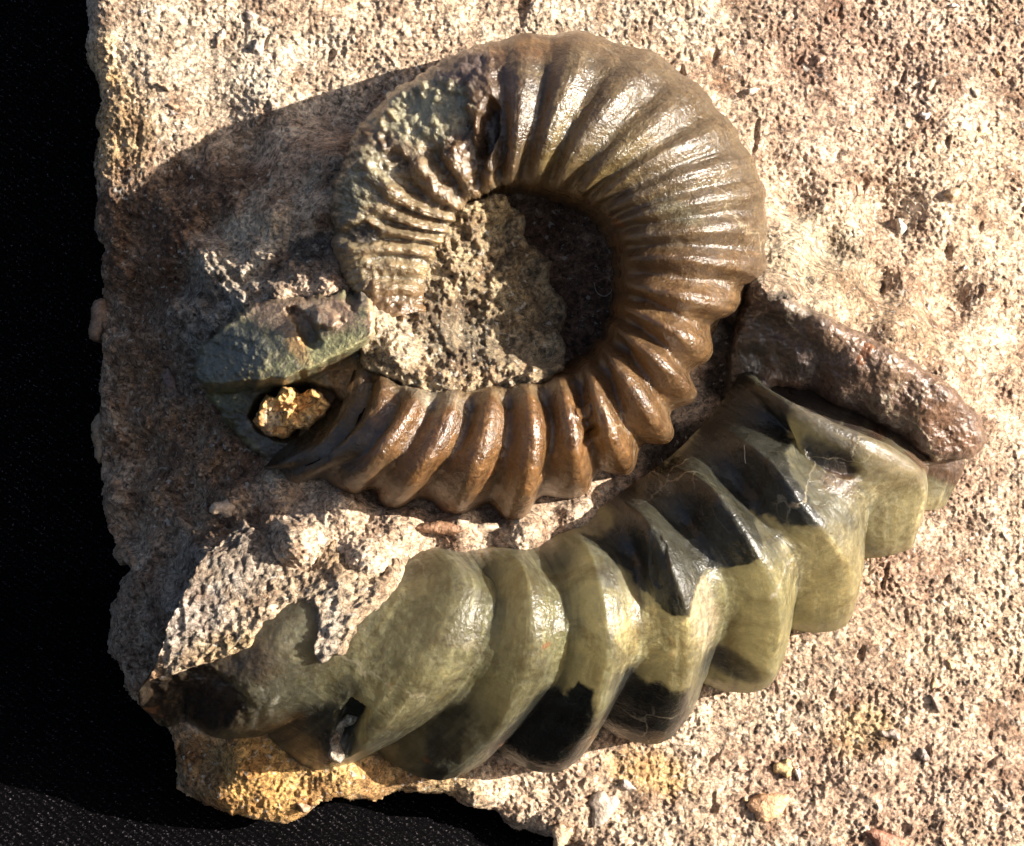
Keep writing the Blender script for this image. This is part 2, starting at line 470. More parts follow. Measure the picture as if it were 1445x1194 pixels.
def build_rock():
    st = 1.5
    xs = np.concatenate([np.arange(96, 1460, st), np.arange(1460, 2004, 8)])
    ys = np.concatenate([np.arange(-430, -12, 8), np.arange(-12, 1212, st), np.arange(1212, 1246, 3)])
    X, Y = np.meshgrid(xs, ys)
    dist = upsample(DC, 60, -480, 8, X, Y)
    near = np.abs(dist) < 26
    dist[near] = poly_dist(OUT, X[near], Y[near])
    dn = dist + 17 * fbm(X, Y, 60, 5, 91, 0.6) + 3
    Z = rock_height(X, Y, dist)
    V = unproj(X, Y, Z)
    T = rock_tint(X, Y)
    keep = dn < 0
    n, m = X.shape
    q = keep[:-1, :-1] & keep[1:, :-1] & keep[:-1, 1:] & keep[1:, 1:]
    i, j = np.nonzero(q)
    a = i * m + j
    F = np.stack([a, a + m, a + m + 1, a + 1], -1)
    # boundary edges -> side wall
    E = np.concatenate([F[:, [0, 1]], F[:, [1, 2]], F[:, [2, 3]], F[:, [3, 0]]])
    key = E[:, 0] * (n * m) + E[:, 1]; rev = E[:, 1] * (n * m) + E[:, 0]
    B = E[~np.isin(key, rev)]
    V = V.reshape(-1, 3); T = T.reshape(-1, 3); Xf = X.ravel(); Yf = Y.ravel()
    bv = np.unique(B)
    idx = np.full(n * m, -1); VV = [V]; TT = [T]; FF = [F]; off = n * m
    prev = np.arange(n * m)
    R3 = np.array(ROT.to_3x3())
    for lev, (dz, inw) in enumerate([(20, 1), (60, 8), (130, 16), (230, 20), (360, 34), (520, 90), (560, 400)]):
        p = V[bv].copy() / P
        nx = fbm(Xf[bv] + lev * 37, Yf[bv] - lev * 53, 30, 3, 101)
        cx, cy = p[:, 0] - 90, p[:, 1]
        L = np.hypot(cx, cy) + 1e-9
        p[:, 0] -= cx / L * (inw - nx * 9); p[:, 1] -= cy / L * (inw - nx * 9); p[:, 2] -= dz + 6 * nx
        wv = p @ R3.T
        g = cloth_height(wv[:, 0]) - 4
        low = wv[:, 2] < g
        wv[low, 2] = g[low]
        p = wv @ R3
        VV.append(p * P); TT.append(T[bv] * 0.98)
        nid = np.full(n * m, -1); nid[bv] = off + np.arange(len(bv)); off += len(bv)
        FF.append(np.stack([prev[B[:, 1]], prev[B[:, 0]], nid[B[:, 0]], nid[B[:, 1]]], -1))
        prev = nid
    V = np.concatenate(VV); T = np.concatenate(TT); F = np.concatenate(FF)
    used = np.zeros(len(V), bool); used[F.ravel()] = True
    mp = np.cumsum(used) - 1
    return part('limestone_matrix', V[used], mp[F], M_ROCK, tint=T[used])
build_rock()

# ------------------------------------------------------------------ whorls
def slice_whorl(name, mat, V, N, T, ts, cuts, parent, last=None):
    """cut one swept grid (t, v) at the grooves into closed rib solids"""
    for k in range(len(cuts) - 1):
        a = np.searchsorted(ts, cuts[k] - 1e-6); b = np.searchsorted(ts, cuts[k + 1] - 1e-6)
        b = min(b, len(ts) - 1)
        if b - a < 2:
            continue
        v = V[a:b + 1]; nn = N[a:b + 1]; tt = T[a:b + 1]
        n, m = v.shape[:2]
        i, j = np.meshgrid(np.arange(n - 1), np.arange(m), indexing='ij')
        q = i * m + j; q2 = i * m + (j + 1) % m
        F = np.stack([q, q2, q2 + m, q + m], -1).reshape(-1, 4)
        faces = [tuple(int(x) for x in f) for f in F]
        faces.append(tuple(range(m - 1, -1, -1)))
        faces.append(tuple(range((n - 1) * m, n * m)))
        part(name, v.reshape(-1, 3), faces, last if (last and k >= len(cuts) - 3) else mat, parent, tint=tt.reshape(-1, 3), normals=nn.reshape(-1, 3))

def rib_shape(t, g0, p):
    """0 on the crest (whole numbers), -1 in the groove, groove g0 of the way to the next crest"""
    s = t - np.floor(t)
    ph = np.where(s < g0, 0.5 * s / g0, 0.5 + 0.5 * (s - g0) / (1 - g0))
    return -((1 - np.cos(2 * math.pi * ph)) / 2) ** p

# inner whorl: rib crests from the broken end round to the middle: umbilical rim, middle of flank, outer edge, relief, rim height, flank height
IN = np.array([
    (505, 505, 466, 610, 372, 660, 10, 150, 165), (540, 530, 500, 612, 410, 683, 16, 165, 200), (590, 548, 545, 622, 488, 700, 22, 185, 230), (640, 550, 607, 640, 550, 719, 26, 185, 232), (690, 545, 680, 632, 642, 729, 30, 185, 232),
    (742, 540, 752, 630, 728, 738, 32, 187, 232), (790, 531, 808, 615, 818, 702, 32, 188, 232), (826, 513, 858, 598, 889, 668, 32, 190, 232), (852, 490, 898, 556, 947, 621, 32, 192, 232), (868, 462, 931, 511, 982, 561, 30, 194, 233),
    (878, 434, 952, 468, 1004, 501, 28, 196, 234), (881, 402, 962, 417, 1043, 434, 26, 198, 235), (880, 366, 968, 365, 1081, 382, 22, 200, 236), (874, 338, 968, 326, 1084, 318, 18, 200, 238), (864, 318, 958, 290, 1080, 268, 15, 200, 240),
    (851, 303, 943, 258, 1064, 224, 14, 200, 240), (834, 291, 920, 228, 1035, 176, 15, 200, 240), (813, 281, 887, 203, 990, 123, 17, 200, 240), (786, 271, 838, 173, 925, 75, 19, 200, 240), (755, 263, 784, 158, 822, 44, 22, 198, 238),
    (720, 262, 729, 165, 736, 46, 26, 196, 236), (694, 270, 680, 178, 664, 64, 24, 192, 230), (670, 282, 632, 205, 600, 98, 20, 186, 222), (650, 297, 590, 238, 540, 140, 20, 180, 212), (640, 310, 560, 280, 494, 197, 19, 174, 206),
    (632, 325, 553, 306, 474, 255, 19, 168, 198), (625, 342, 548, 328, 467, 312, 18, 164, 194), (615, 362, 540, 352, 471, 362, 17, 160, 190), (605, 386, 536, 380, 488, 400, 14, 155, 184), (598, 412, 546, 406, 500, 424, 11, 152, 182), (602, 440, 560, 444, 520, 462, 8, 148, 178)], float)
# ------------------------------------------------------------------
def build_inner():
    n = len(IN); per = 44
    ts = np.round(np.arange(0, n - 1 + 1e-9, 1.0 / per), 6)
    K = catmull(IN, ts)
    I, M, S = K[:, 0:2], K[:, 2:4], K[:, 4:6]
    kk = 1 - sstep(19, 22, ts)
    amp, zI, zM = K[:, 6] * (1 - 0.22 * sstep(13, 14, ts) * kk), K[:, 7] * HZ * (1 - 0.10 * kk * sstep(4, 8, ts)), K[:, 8] * HZ * (1 + 0.07 * kk)
    th = np.concatenate([np.linspace(-88, 92, 84), np.linspace(96, 150, 8)])
    wll = np.linspace(1, 0, 10)[:-1]
    cols = []
    for u in wll:                                           # umbilical wall dropping inside
        px = I + (np.array([690, 400]) - I) * 0.10 * u; z = zI - 120 * u
        cols.append(np.stack([px[:, 0], px[:, 1], z], -1))
    zS = 80.0 * HZ
    for d in th:
        r = math.radians(d); wv = math.sin(r)
        px = M + wv * (S - I) / 2 + wv * wv * ((S + I) / 2 - M)
        cth = math.cos(r)
        if d <= 0:
            z = zI + (zM - zI) * max(cth, 0) ** 0.8
        elif d <= 90:
            z = zS + (zM - zS) * max(cth, 0) ** (0.62 - 0.30 * sstep(19, 21.5, ts))
        else:
            z = zS - 110 * (d - 90) / 60.0 + 0 * zM
        cols.append(np.stack([px[:, 0], px[:, 1], z + 0 * zM], -1))
    B = np.stack(cols, 1)                                   # (t, v, 3) pixel space
    L = unproj(B[..., 0], B[..., 1], B[..., 2])
    N = grid_normals(L)
    if N[len(ts) // 2, 40, 2] < 0:
        N = -N
    nv = B.shape[1]
    vv = np.concatenate([np.full(9, -1.0), np.sin(np.radians(np.minimum(th, 90)))])
    env = sstep(-1.05, -0.86, vv) * (0.35 + 0.65 * sstep(1.0, 0.55, vv))
    env = np.where(vv > 0.999, 0.5, env)
    gro = rib_shape(ts, 0.48, 1.25)
    bott = ((ts < 12)).astype(float)
    # lower ribs scallop the outer edge
    sc_out = sstep(12.5, 10.5, ts)
    E = env[None] * (1 + 0 * ts[:, None])
    E = np.maximum(E, sc_out[:, None] * 0.85 * (vv > 0.6)[None])
    disp = gro[:, None] * amp[:, None] * E * 0.82
    X, Y = B[..., 0], B[..., 1]
    sm = 1 - sstep(19.8, 21, ts)[:, None]                    # the broken left part is coarse
    disp *= 1 - (1 - sm) * sstep(-0.1, 0.45, vv)[None] * 0.8
    disp += fbm(X, Y, 60, 3, 201) * 3.0 + fbm(X, Y, 14, 3, 211) * (1.1 + 4.0 * (1 - sm)) + (1 - sm) * 8 * fbm(X, Y, 40, 3, 213)
    TT = ts[:, None] + 0 * vv[None]; VV2 = vv[None] + 0 * ts[:, None]
    lines = fbm(TT * 60 + 3 * fbm(X, Y, 60, 2, 221), VV2 * 14, 8, 3, 223, 0.6)
    disp += lines * 1.1
    # broken groove beside the thick rib at the top and spalled shell on the left shoulder
    def dent(cx, cy, rx, ry, rot, depth, hard=0.25):
        r = math.radians(rot); dx = X - cx; dy = Y - cy
        u = (dx * math.cos(r) + dy * math.sin(r)) / rx; v = (-dx * math.sin(r) + dy * math.cos(r)) / ry
        return -depth * (1 - sstep(1 - hard, 1 + hard, np.sqrt(u * u + v * v) + 0.35 * fbm(X, Y, 20, 3, 219)))
    disp += dent(684, 190, 12, 48, 8, 26) + dent(600, 175, 70, 48, -35, 9, 0.12) + dent(560, 240, 45, 20, 40, 10) + dent(510, 330, 26, 16, 0, 10) + dent(835, 620, 9, 22, 12, 22)
    disp += dent(822, 575, 10, 14, 20, -9)
    V = L + N * (disp * P)[..., None]
    N2 = grid_normals(V)
    if N2[len(ts) // 2, 40, 2] < 0:
        N2 = -N2
    c = np.empty(X.shape + (3,)); c[:] = (0.20, 0.125, 0.065)
    blobs = [(850, 170, 260, 150, 0, (0.19, 0.14, 0.078), 0.95, 0.4), (960, 260, 140, 100, 0, (0.215, 0.16, 0.095), 0.8, 0.5), (700, 620, 260, 100, 0, (0.29, 0.15, 0.058), 0.9, 0.5), (930, 480, 110, 130, 0, (0.27, 0.16, 0.075), 0.8, 0.5),
             (440, 640, 90, 60, 0, (0.15, 0.105, 0.06), 0.9, 0.4), (720, 60, 110, 22, -8, (0.26, 0.14, 0.06), 0.8, 0.5), (860, 60, 80, 20, 15, (0.22, 0.14, 0.075), 0.6, 0.5), (860, 230, 30, 60, 50, (0.34, 0.25, 0.10), 0.6, 0.6), (790, 200, 20, 60, 20, (0.32, 0.24, 0.10), 0.6, 0.6),
             (680, 150, 60, 100, 0, (0.15, 0.095, 0.06), 0.8, 0.4), (640, 100, 45, 35, -30, (0.19, 0.15, 0.14), 0.7, 0.4),
             (590, 165, 78, 50, -35, (0.42, 0.38, 0.25), 0.95, 0.2), (490, 330, 30, 110, 0, (0.32, 0.26, 0.16), 0.9, 0.3), (520, 250, 35, 60, 25, (0.36, 0.33, 0.22), 0.8, 0.3), (580, 340, 80, 70, 0, (0.32, 0.25, 0.15), 0.9, 0.4),
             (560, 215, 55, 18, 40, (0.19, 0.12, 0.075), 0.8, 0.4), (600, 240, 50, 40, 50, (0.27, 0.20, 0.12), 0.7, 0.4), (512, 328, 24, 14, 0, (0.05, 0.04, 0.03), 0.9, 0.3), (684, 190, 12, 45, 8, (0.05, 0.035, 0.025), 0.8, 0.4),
             (915, 335, 50, 12, 12, (0.34, 0.28, 0.2), 0.5, 0.6), (960, 300, 40, 14, 20, (0.3, 0.28, 0.19), 0.6, 0.5), (600, 545, 60, 18, 20, (0.5, 0.42, 0.3), 0.8, 0.5), (720, 545, 70, 12, 0, (0.36, 0.26, 0.15), 0.7, 0.5)]
    T = paint(c, X, Y, blobs, 13, 24, 0.5) * (0.50 + 0.28 * (1 - sm) + 0.16 * sstep(0.1, 0.5, lines))[..., None]
    root = inner_root
    cuts = [0.0] + [k + 0.46 for k in range(0, n - 1)] + [n - 1.0]
    slice_whorl('rib', M_INNER, V, N2, T, ts, cuts, root)

def core_tube(name, pts, mat, tint):
    """the solid body of a whorl that carries its ribs"""
    pts = np.array(pts, float)
    t = np.linspace(0, len(pts) - 1, len(pts) * 6)
    C = catmull(pts, t)
    V = []; m = 20
    Pc = unproj(C[:, 0], C[:, 1], C[:, 2])
    tg = np.gradient(Pc, axis=0); tg /= np.linalg.norm(tg, axis=1, keepdims=True)
    zz = np.array([0, 0, 1.0]); sd = np.cross(tg, zz); sd /= np.linalg.norm(sd, axis=1, keepdims=True)
    for k in range(m):
        an = 2 * math.pi * k / m
        V.append(Pc + (sd * math.cos(an) * C[:, 3:4] + zz * math.sin(an) * C[:, 4:5]) * P)
    V = np.stack(V, 1)
    n = len(t)
    i, j = np.meshgrid(np.arange(n - 1), np.arange(m), indexing='ij')
    q = i * m + j; q2 = i * m + (j + 1) % m
    F = [tuple(int(x) for x in f) for f in np.stack([q, q2, q2 + m, q + m], -1).reshape(-1, 4)]
    F += [tuple(range(m - 1, -1, -1)), tuple(range((n - 1) * m, n * m))]
    Vf = V.reshape(-1, 3)
    return part(name, Vf, F, mat, tint=np.tile(np.array([tint]), (len(Vf), 1)))

inner_root = core_tube('inner_whorl', [((r[0] + r[4]) / 2, (r[1] + r[5]) / 2, 95, 0.30 * math.hypot(r[0] - r[4], r[1] - r[5]), 55) for r in IN[::3]], M_INNER, (0.2, 0.125, 0.065))
build_inner()

# outer whorl: seam, shoulder, three crest points, outer bump, relief, height scale
ON = np.array([
    (360, 740, 300, 800, 250, 880, 215, 950, 195, 985, 225, 1030, 14, 0.72),
    (480, 745, 450, 810, 400, 890, 350, 970, 318, 1015, 300, 1040, 20, 0.84),
    (595, 762, 640, 806, 622, 890, 575, 985, 512, 1050, 440, 1086, 32, 0.96),
    (695, 762, 738, 800, 748, 880, 738, 960, 700, 1036, 618, 1101, 38, 1.0),
    (795, 742, 834, 785, 854, 872, 856, 948, 834, 1018, 782, 1092, 44, 1.0),
    (870, 700, 915, 738, 958, 826, 974, 896, 966, 970, 934, 1048, 50, 1.0),
    (938, 650, 1005, 690, 1062, 770, 1094, 836, 1098, 900, 1076, 974, 50, 0.94),
    (998, 592, 1080, 645, 1140, 722, 1182, 770, 1202, 815, 1194, 882, 48, 0.85),
    (1042, 530, 1098, 558, 1192, 606, 1278, 652, 1306, 692, 1287, 772, 46, 0.72),
    (1055, 490, 1118, 512, 1222, 562, 1318, 612, 1362, 650, 1335, 712, 20, 0.20)], float)
WK = np.array([0, 0.18, 0.42, 0.64, 0.83, 1.0])

def outer_grid():
    n = len(ON); per = 76
    ts = np.round(np.arange(0, n - 1 + 1e-9, 1.0 / per), 6)
    K = catmull(ON, ts)
    ctrl = K[:, :12].reshape(-1, 6, 2).transpose(1, 0, 2)      # (6, t, 2)
    amp, hs = K[:, 12], K[:, 13]
    ws = np.concatenate([np.linspace(0, 0.93, 150), np.linspace(0.937, 1.0, 16), np.linspace(1.02, 1.3, 10)])
    cols = []
    ztab = ([0, 0.08, 0.18, 0.42, 0.64, 0.83, 0.93, 0.975, 1.0], [110, 168, 208, 243, 224, 174, 124, 94, 62])
    for wv in ws:
        u = np.interp(min(wv, 1.0), WK, np.arange(6))
        px = catmull(ctrl, np.array([u]))[0]
        if wv <= 1:
            z = hermite_tab(*ztab, np.array([wv]))[0]
            z2 = hermite_tab(ztab[0], [110, 166, 206, 234, 204, 152, 108, 84, 58], np.array([wv]))[0]
            z = z + (z2 - z) * sstep(4.0, 6.0, ts)
        else:
            f = (wv - 1) / 0.3
            px = px + (ctrl[3] - ctrl[5]) * 0.35 * f * f
            z = 60 - 114 * f
        cols.append(np.stack([px[:, 0], px[:, 1], z * hs * HZ], -1))
    B = np.stack(cols, 1)
    L = unproj(B[..., 0], B[..., 1], B[..., 2])
    N = grid_normals(L)
    if N[len(ts) // 2, 50, 2] < 0:
        N = -N
    return ts, ws, B, L, N, amp, hs

def g_of(t):
    return 0.50 + 0.06 * sstep(3.5, 5.0, np.floor(t))

OUTER_SURF = []
def outer_z(px, py):
    X, Y, Z, ws = OUTER_SURF[0]
    d = (X - px) ** 2 + (Y - py) ** 2 + 1e9 * (ws > 1.0)[None]
    return Z.ravel()[d.ravel().argmin()] / HZ

def build_outer():
    ts, ws, B, L, N, amp, hs = outer_grid()
    X, Y = B[..., 0], B[..., 1]
    gro = rib_shape(ts, g_of(ts), 0.82)
    k5 = sstep(3.6, 4.8, ts)[:, None]
    e_lo = 0.70 * sstep(0.02, 0.16, ws) + 0.30 * sstep(0.58, 0.90, ws)
    e_hi = sstep(0.0, 0.16, ws) * (1 - 0.40 * sstep(0.25, 0.60, ws)) + 0.40 * sstep(0.60, 0.92, ws)
    env = k5 * e_hi[None] + (1 - k5) * e_lo[None]
    # rounded bumps meeting in sharp notches along the outer edge
    sf = (ts - np.floor(ts)); gg = g_of(ts)
    sf = np.where(sf < gg, 0.5 * sf / gg, 0.5 - 0.5 * (sf - gg) / (1 - gg))
    arc = -(1 - np.sqrt(1 - (1.84 * sf) ** 2)) / (1 - math.sqrt(1 - 0.92 ** 2))
    ke = 0.65 * sstep(0.74, 1.0, ws)[None]
    disp = (gro[:, None] * (1 - ke) + arc[:, None] * ke) * amp[:, None] * env
    TT = ts[:, None] + 0 * ws[None]; WW = ws[None] + 0 * ts[:, None]
    lines = fbm(TT * 100 + 3 * fbm(X, Y, 60, 2, 311), WW * 30, 9, 3, 307, 0.6)
    disp += fbm(X, Y, 90, 3, 301) * 4.0 + fbm(X, Y, 22, 3, 305) * 1.2 + lines * 1.0
    def dent(cx, cy, rx, ry, rot, depth, hard=0.25, rag=0.35):
        r = math.radians(rot); dx = X - cx; dy = Y - cy
        u = (dx * math.cos(r) + dy * math.sin(r)) / rx; v = (-dx * math.sin(r) + dy * math.cos(r)) / ry
        return -depth * (1 - sstep(1 - hard, 1 + hard, np.sqrt(u * u + v * v) + rag * fbm(X, Y, 20, 3, 319)))
    disp += dent(492, 1034, 21, 33, 20, 40, 0.2, 0.4)                    # crystal-lined hole
    disp += dent(1190, 645, 50, 16, 35, 12) + 0
    disp += dent(280, 985, 70, 35, 15, 9) + dent(930, 790, 14, 40, -10, 5)
    rough_end = 0 + sstep(0.9, 0.3, ts)[:, None] * 0.6
    disp += rough_end * (fbm(X, Y, 50, 4, 331, 0.6) * 12 + fbm(X, Y, 12, 3, 333) * 4)
    V = L + N * (disp * P)[..., None]
    N2 = grid_normals(V)
    if N2[len(ts) // 2, 50, 2] < 0:
        N2 = -N2
    c = np.empty(X.shape + (3,)); c[:] = (0.215, 0.205, 0.145)
    DK = (0.022, 0.022, 0.017); CA = (0.80, 0.68, 0.34); OL = (0.055, 0.053, 0.036)
    blobs = [(560, 930, 120, 110, 0, (0.36, 0.33, 0.17), 0.8, 0.6), (720, 900, 60, 110, 0, (0.36, 0.34, 0.17), 0.7, 0.6), (815, 900, 45, 110, -5, (0.46, 0.43, 0.21), 0.8, 0.5),
             (930, 890, 60, 90, -12, CA, 0.95, 0.4), (1085, 880, 70, 90, -20, (0.48, 0.43, 0.22), 0.9, 0.4), (1190, 820, 60, 70, -30, (0.58, 0.49, 0.26), 0.9, 0.5), (1285, 720, 60, 70, -30, (0.62, 0.55, 0.33), 0.9, 0.5),  # calcite patches, brightened in colour to stand in for transmitted glow
             (1000, 870, 24, 60, -14, (1.0, 0.85, 0.58), 0.8, 0.5),
             (560, 1050, 60, 24, -30, OL, 0.6, 0.5), (1040, 960, 40, 16, -10, DK, 0.7, 0.3),
             (490, 980, 26, 20, 0, (0.10, 0.10, 0.07), 0.7, 0.5), (493, 1032, 15, 24, 25, (0.012, 0.011, 0.01), 0.95, 0.2),  # near-black blob paints the darkness inside the small hole
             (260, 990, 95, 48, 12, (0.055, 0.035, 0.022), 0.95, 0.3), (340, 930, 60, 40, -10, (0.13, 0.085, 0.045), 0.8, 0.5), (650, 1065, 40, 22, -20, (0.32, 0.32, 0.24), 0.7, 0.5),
             (1185, 640, 60, 18, 35, (0.07, 0.055, 0.045), 0.9, 0.2), (1195, 605, 125, 22, 28, (0.17, 0.15, 0.125), 0.9, 0.4), (1270, 660, 50, 22, 30, (0.32, 0.26, 0.19), 0.8, 0.4),
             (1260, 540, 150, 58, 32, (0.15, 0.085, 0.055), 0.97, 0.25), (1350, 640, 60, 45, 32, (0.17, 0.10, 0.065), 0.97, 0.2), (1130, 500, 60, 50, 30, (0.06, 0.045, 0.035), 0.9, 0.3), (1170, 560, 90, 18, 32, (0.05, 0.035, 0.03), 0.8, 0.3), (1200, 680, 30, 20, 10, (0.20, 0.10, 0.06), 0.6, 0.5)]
    T = paint(c, X, Y, blobs, 23, 30, 0.45)
    # sediment-filled, opaque dark chambers with broken edges against the clear calcite; groove and underside shade is painted in too
    T = paint_poly(T, X, Y, [
        ([(800, 745), (870, 695), (930, 650), (985, 690), (1010, 770), (1004, 815), (984, 840), (976, 872), (945, 874), (918, 838), (890, 815), (878, 785), (845, 770)], OL, 0.95, 4),
        ([(940, 655), (1000, 600), (1040, 650), (1076, 715), (1080, 770), (1066, 800), (1044, 812), (985, 802), (962, 740)], OL, 0.95, 4),
        ([(1028, 495), (1085, 512), (1125, 562), (1100, 590), (1036, 575)], OL, 0.9, 8),
        ([(985, 600), (1040, 500), (1070, 560), (1105, 640), (1164, 738), (1130, 742), (1060, 690), (1010, 660)], DK, 0.9, 5),  # carries the hump's shadow and the groove shade in its colour
        ([(690, 1062), (745, 1010), (772, 985), (800, 1002), (818, 975), (838, 978), (842, 1010), (848, 1040), (830, 1110), (690, 1110)], DK, 0.95, 8),
        ([(842, 1040), (880, 1003), (900, 960), (925, 988), (945, 975), (974, 978), (976, 1000), (980, 1070), (850, 1070)], DK, 0.95, 8),
        ([(590, 1120), (605, 1060), (640, 1020), (660, 998), (668, 1030), (652, 1060), (660, 1120)], OL, 0.7, 8),  # shade of the down-facing flank, put into the colour
        ([(352, 1040), (357, 1012), (370, 992), (364, 968), (369, 966), (375, 993), (363, 1014), (356, 1041)], (0.7, 0.66, 0.55), 0.7, 1.5),
        ([(376, 1030), (378, 1002), (390, 985), (393, 988), (382, 1004), (380, 1030)], (0.7, 0.66, 0.55), 0.6, 1.5),
        ([(1088, 845), (1100, 825), (1120, 808), (1134, 802), (1135, 805), (1112, 818), (1098, 836)], (0.75, 0.70, 0.6), 0.8, 1.5),
        ([(340, 1045), (430, 1015), (490, 990), (502, 1060), (480, 1100), (380, 1100)], OL, 0.75, 10)], 29)  # lower-edge shade below the terminator, painted as colour
    T *= (0.46 + 0.25 * sstep(0.1, 0.5, lines) - 0.12 * sstep(-0.1, -0.5, lines))[..., None]
    # gritty limestone packed along the seam
    gm = sstep(0.085, 0.03, WW + 0.03 * fbm(X, Y, 16, 3, 341)) * sstep(4.9, 4.3, TT)
    T += (gm * 0.85)[..., None] * (np.array((0.40, 0.32, 0.23)) - T)
    cuts = [0.0] + [k + float(g_of(np.array([k + 0.5]))[0]) for k in range(0, len(ON) - 1)] + [len(ON) - 1.0]
    slice_whorl('rib', M_OUTER, V, N2, T, ts, cuts, outer_root)
    pk = V / P; kk = 1 - pk[..., 2] / D
    OUTER_SURF.append((pk[..., 0] / kk + CX, CY - pk[..., 1] / kk, pk[..., 2], ws))

outer_root = core_tube('outer_whorl', [((r[0] + r[10]) / 2, (r[1] + r[11]) / 2, 60 * r[13], 0.30 * math.hypot(r[0] - r[10], r[1] - r[11]), 60 * r[13]) for r in ON], M_OUTER, (0.26, 0.245, 0.13))
build_outer()

def build_crust():
    """limestone still sticking to the outer whorl's flank"""
    ts, ws, B, L, N, amp, hs = outer_grid()
    a, b = 0, np.searchsorted(ts, 2.75); wv = np.searchsorted(ws, 0.93)
    B, L, N, ts = B[a:b, :wv], L[a:b, :wv], N[a:b, :wv], ts[a:b]
    X, Y = B[..., 0], B[..., 1]
    poly = [(200, 760), (330, 700), (480, 700), (580, 740), (582, 775), (545, 830), (500, 885), (480, 925), (452, 940), (438, 925), (446, 862), (420, 850), (372, 880), (350, 915), (290, 940), (235, 958), (190, 962), (160, 900)]
    d = poly_dist(poly, X, Y) + 9 * fbm(X, Y, 26, 4, 401, 0.6)
    m = sstep(5, -6, d)
    thick = 5 + 26 * sstep(-15, -95, d)
    rough = 8 * fbm(X, Y, 40, 4, 403, 0.6) + 9 * fbm(X, Y, 11, 3, 405, 0.7) + 8 * fbm(X, Y, 90, 2, 409)
    disp = -30 + m * (30 + thick + rough) - 2
    V = L + N * (disp * P)[..., None]
    c = np.empty(X.shape + (3,)); c[:] = (0.50, 0.395, 0.285)
    T = paint(c, X, Y, [(340, 800, 60, 50, -40, (0.26, 0.22, 0.19), 0.8, 0.5), (270, 880, 60, 35, -30, (0.55, 0.54, 0.52), 0.7, 0.5), (480, 770, 60, 50, 0, (0.36, 0.25, 0.15), 0.8, 0.5), (330, 920, 60, 25, 0, (0.5, 0.36, 0.18), 0.6, 0.5), (210, 940, 25, 30, 0, (0.36, 0.22, 0.12), 0.8, 0.4), (460, 900, 20, 60, 20, (0.6, 0.55, 0.48), 0.7, 0.4)], 33, 24, 0.6)
    n, mm = X.shape
    i, j = np.meshgrid(np.arange(n - 1), np.arange(mm - 1), indexing='ij')
    q = i * mm + j
    F = np.stack([q, q + mm, q + mm + 1, q + 1], -1).reshape(-1, 4)
    if N[n // 2, 20, 2] > 0:
        nn = np.cross(V[1, 0] - V[0, 0], V[0, 1] - V[0, 0])
        if nn[2] < 0:
            F = F[:, ::-1]
    keep = (m.ravel()[F] > 0.001).any(1)
    F = F[keep]
    used = np.zeros(n * mm, bool); used[F.ravel()] = True
    mp = np.cumsum(used) - 1
    part('matrix_crust', V.reshape(-1, 3)[used], mp[F], M_ROCK, tint=T.reshape(-1, 3)[used])
build_crust()

# ------------------------------------------------------------------ patches sculpted as relief: centre filling, broken whorl end, ochre crystals, shell bits
def patch(name, poly, ctrl, mat, tintf, st=1.6, roughf=None, drop=70, rim=14, edge_noise=4, parent=fossil, skirt=110, seed=500, power=3.0, soft=8):
    poly = np.array(poly, float)
    x0, y0 = poly.min(0) - 8; x1, y1 = poly.max(0) + 8
    X, Y = np.meshgrid(np.arange(x0, x1, st), np.arange(y0, y1, st))
    d = poly_dist(poly, X, Y) + edge_noise * fbm(X, Y, 22, 4, seed, 0.6)
    Z = idw(ctrl, X, Y, power, soft) * HZ
    if roughf is not None:
        Z = Z + roughf(X, Y, d)
    r = np.clip((d + rim) / rim, 0, 1)
    Z = Z - drop * (1 - np.sqrt(np.clip(1 - r * r, 0, 1)))
    keep = d < 0
    V = unproj(X, Y, Z).reshape(-1, 3)
    T = tintf(X, Y).reshape(-1, 3)
    n, m = X.shape
    q = keep[:-1, :-1] & keep[1:, :-1] & keep[:-1, 1:] & keep[1:, 1:]
    i, j = np.nonzero(q)
    a = i * m + j
    F = np.stack([a, a + m, a + m + 1, a + 1], -1)
    E = np.concatenate([F[:, [0, 1]], F[:, [1, 2]], F[:, [2, 3]], F[:, [3, 0]]])
    key = E[:, 0] * (n * m) + E[:, 1]; rev = E[:, 1] * (n * m) + E[:, 0]
    Bd = E[~np.isin(key, rev)]
    bv = np.unique(Bd)
    p = V[bv].copy(); p[:, 2] -= skirt * P
    nid = np.full(n * m, -1); nid[bv] = n * m + np.arange(len(bv))
    F2 = np.stack([Bd[:, 1], Bd[:, 0], nid[Bd[:, 0]], nid[Bd[:, 1]]], -1)
    V = np.concatenate([V, p]); T = np.concatenate([T, T[bv]]); F = np.concatenate([F, F2])
    used = np.zeros(len(V), bool); used[F.ravel()] = True
    mp = np.cumsum(used) - 1
    return part(name, V[used], mp[F], mat, parent, tint=T[used])

def const_tint(base, blobs=(), seed=41, wl=20, rag=0.6):
    def f(X, Y):
        c = np.empty(X.shape + (3,)); c[:] = base
        return paint(c, X, Y, blobs, seed, wl, rag)
    return f

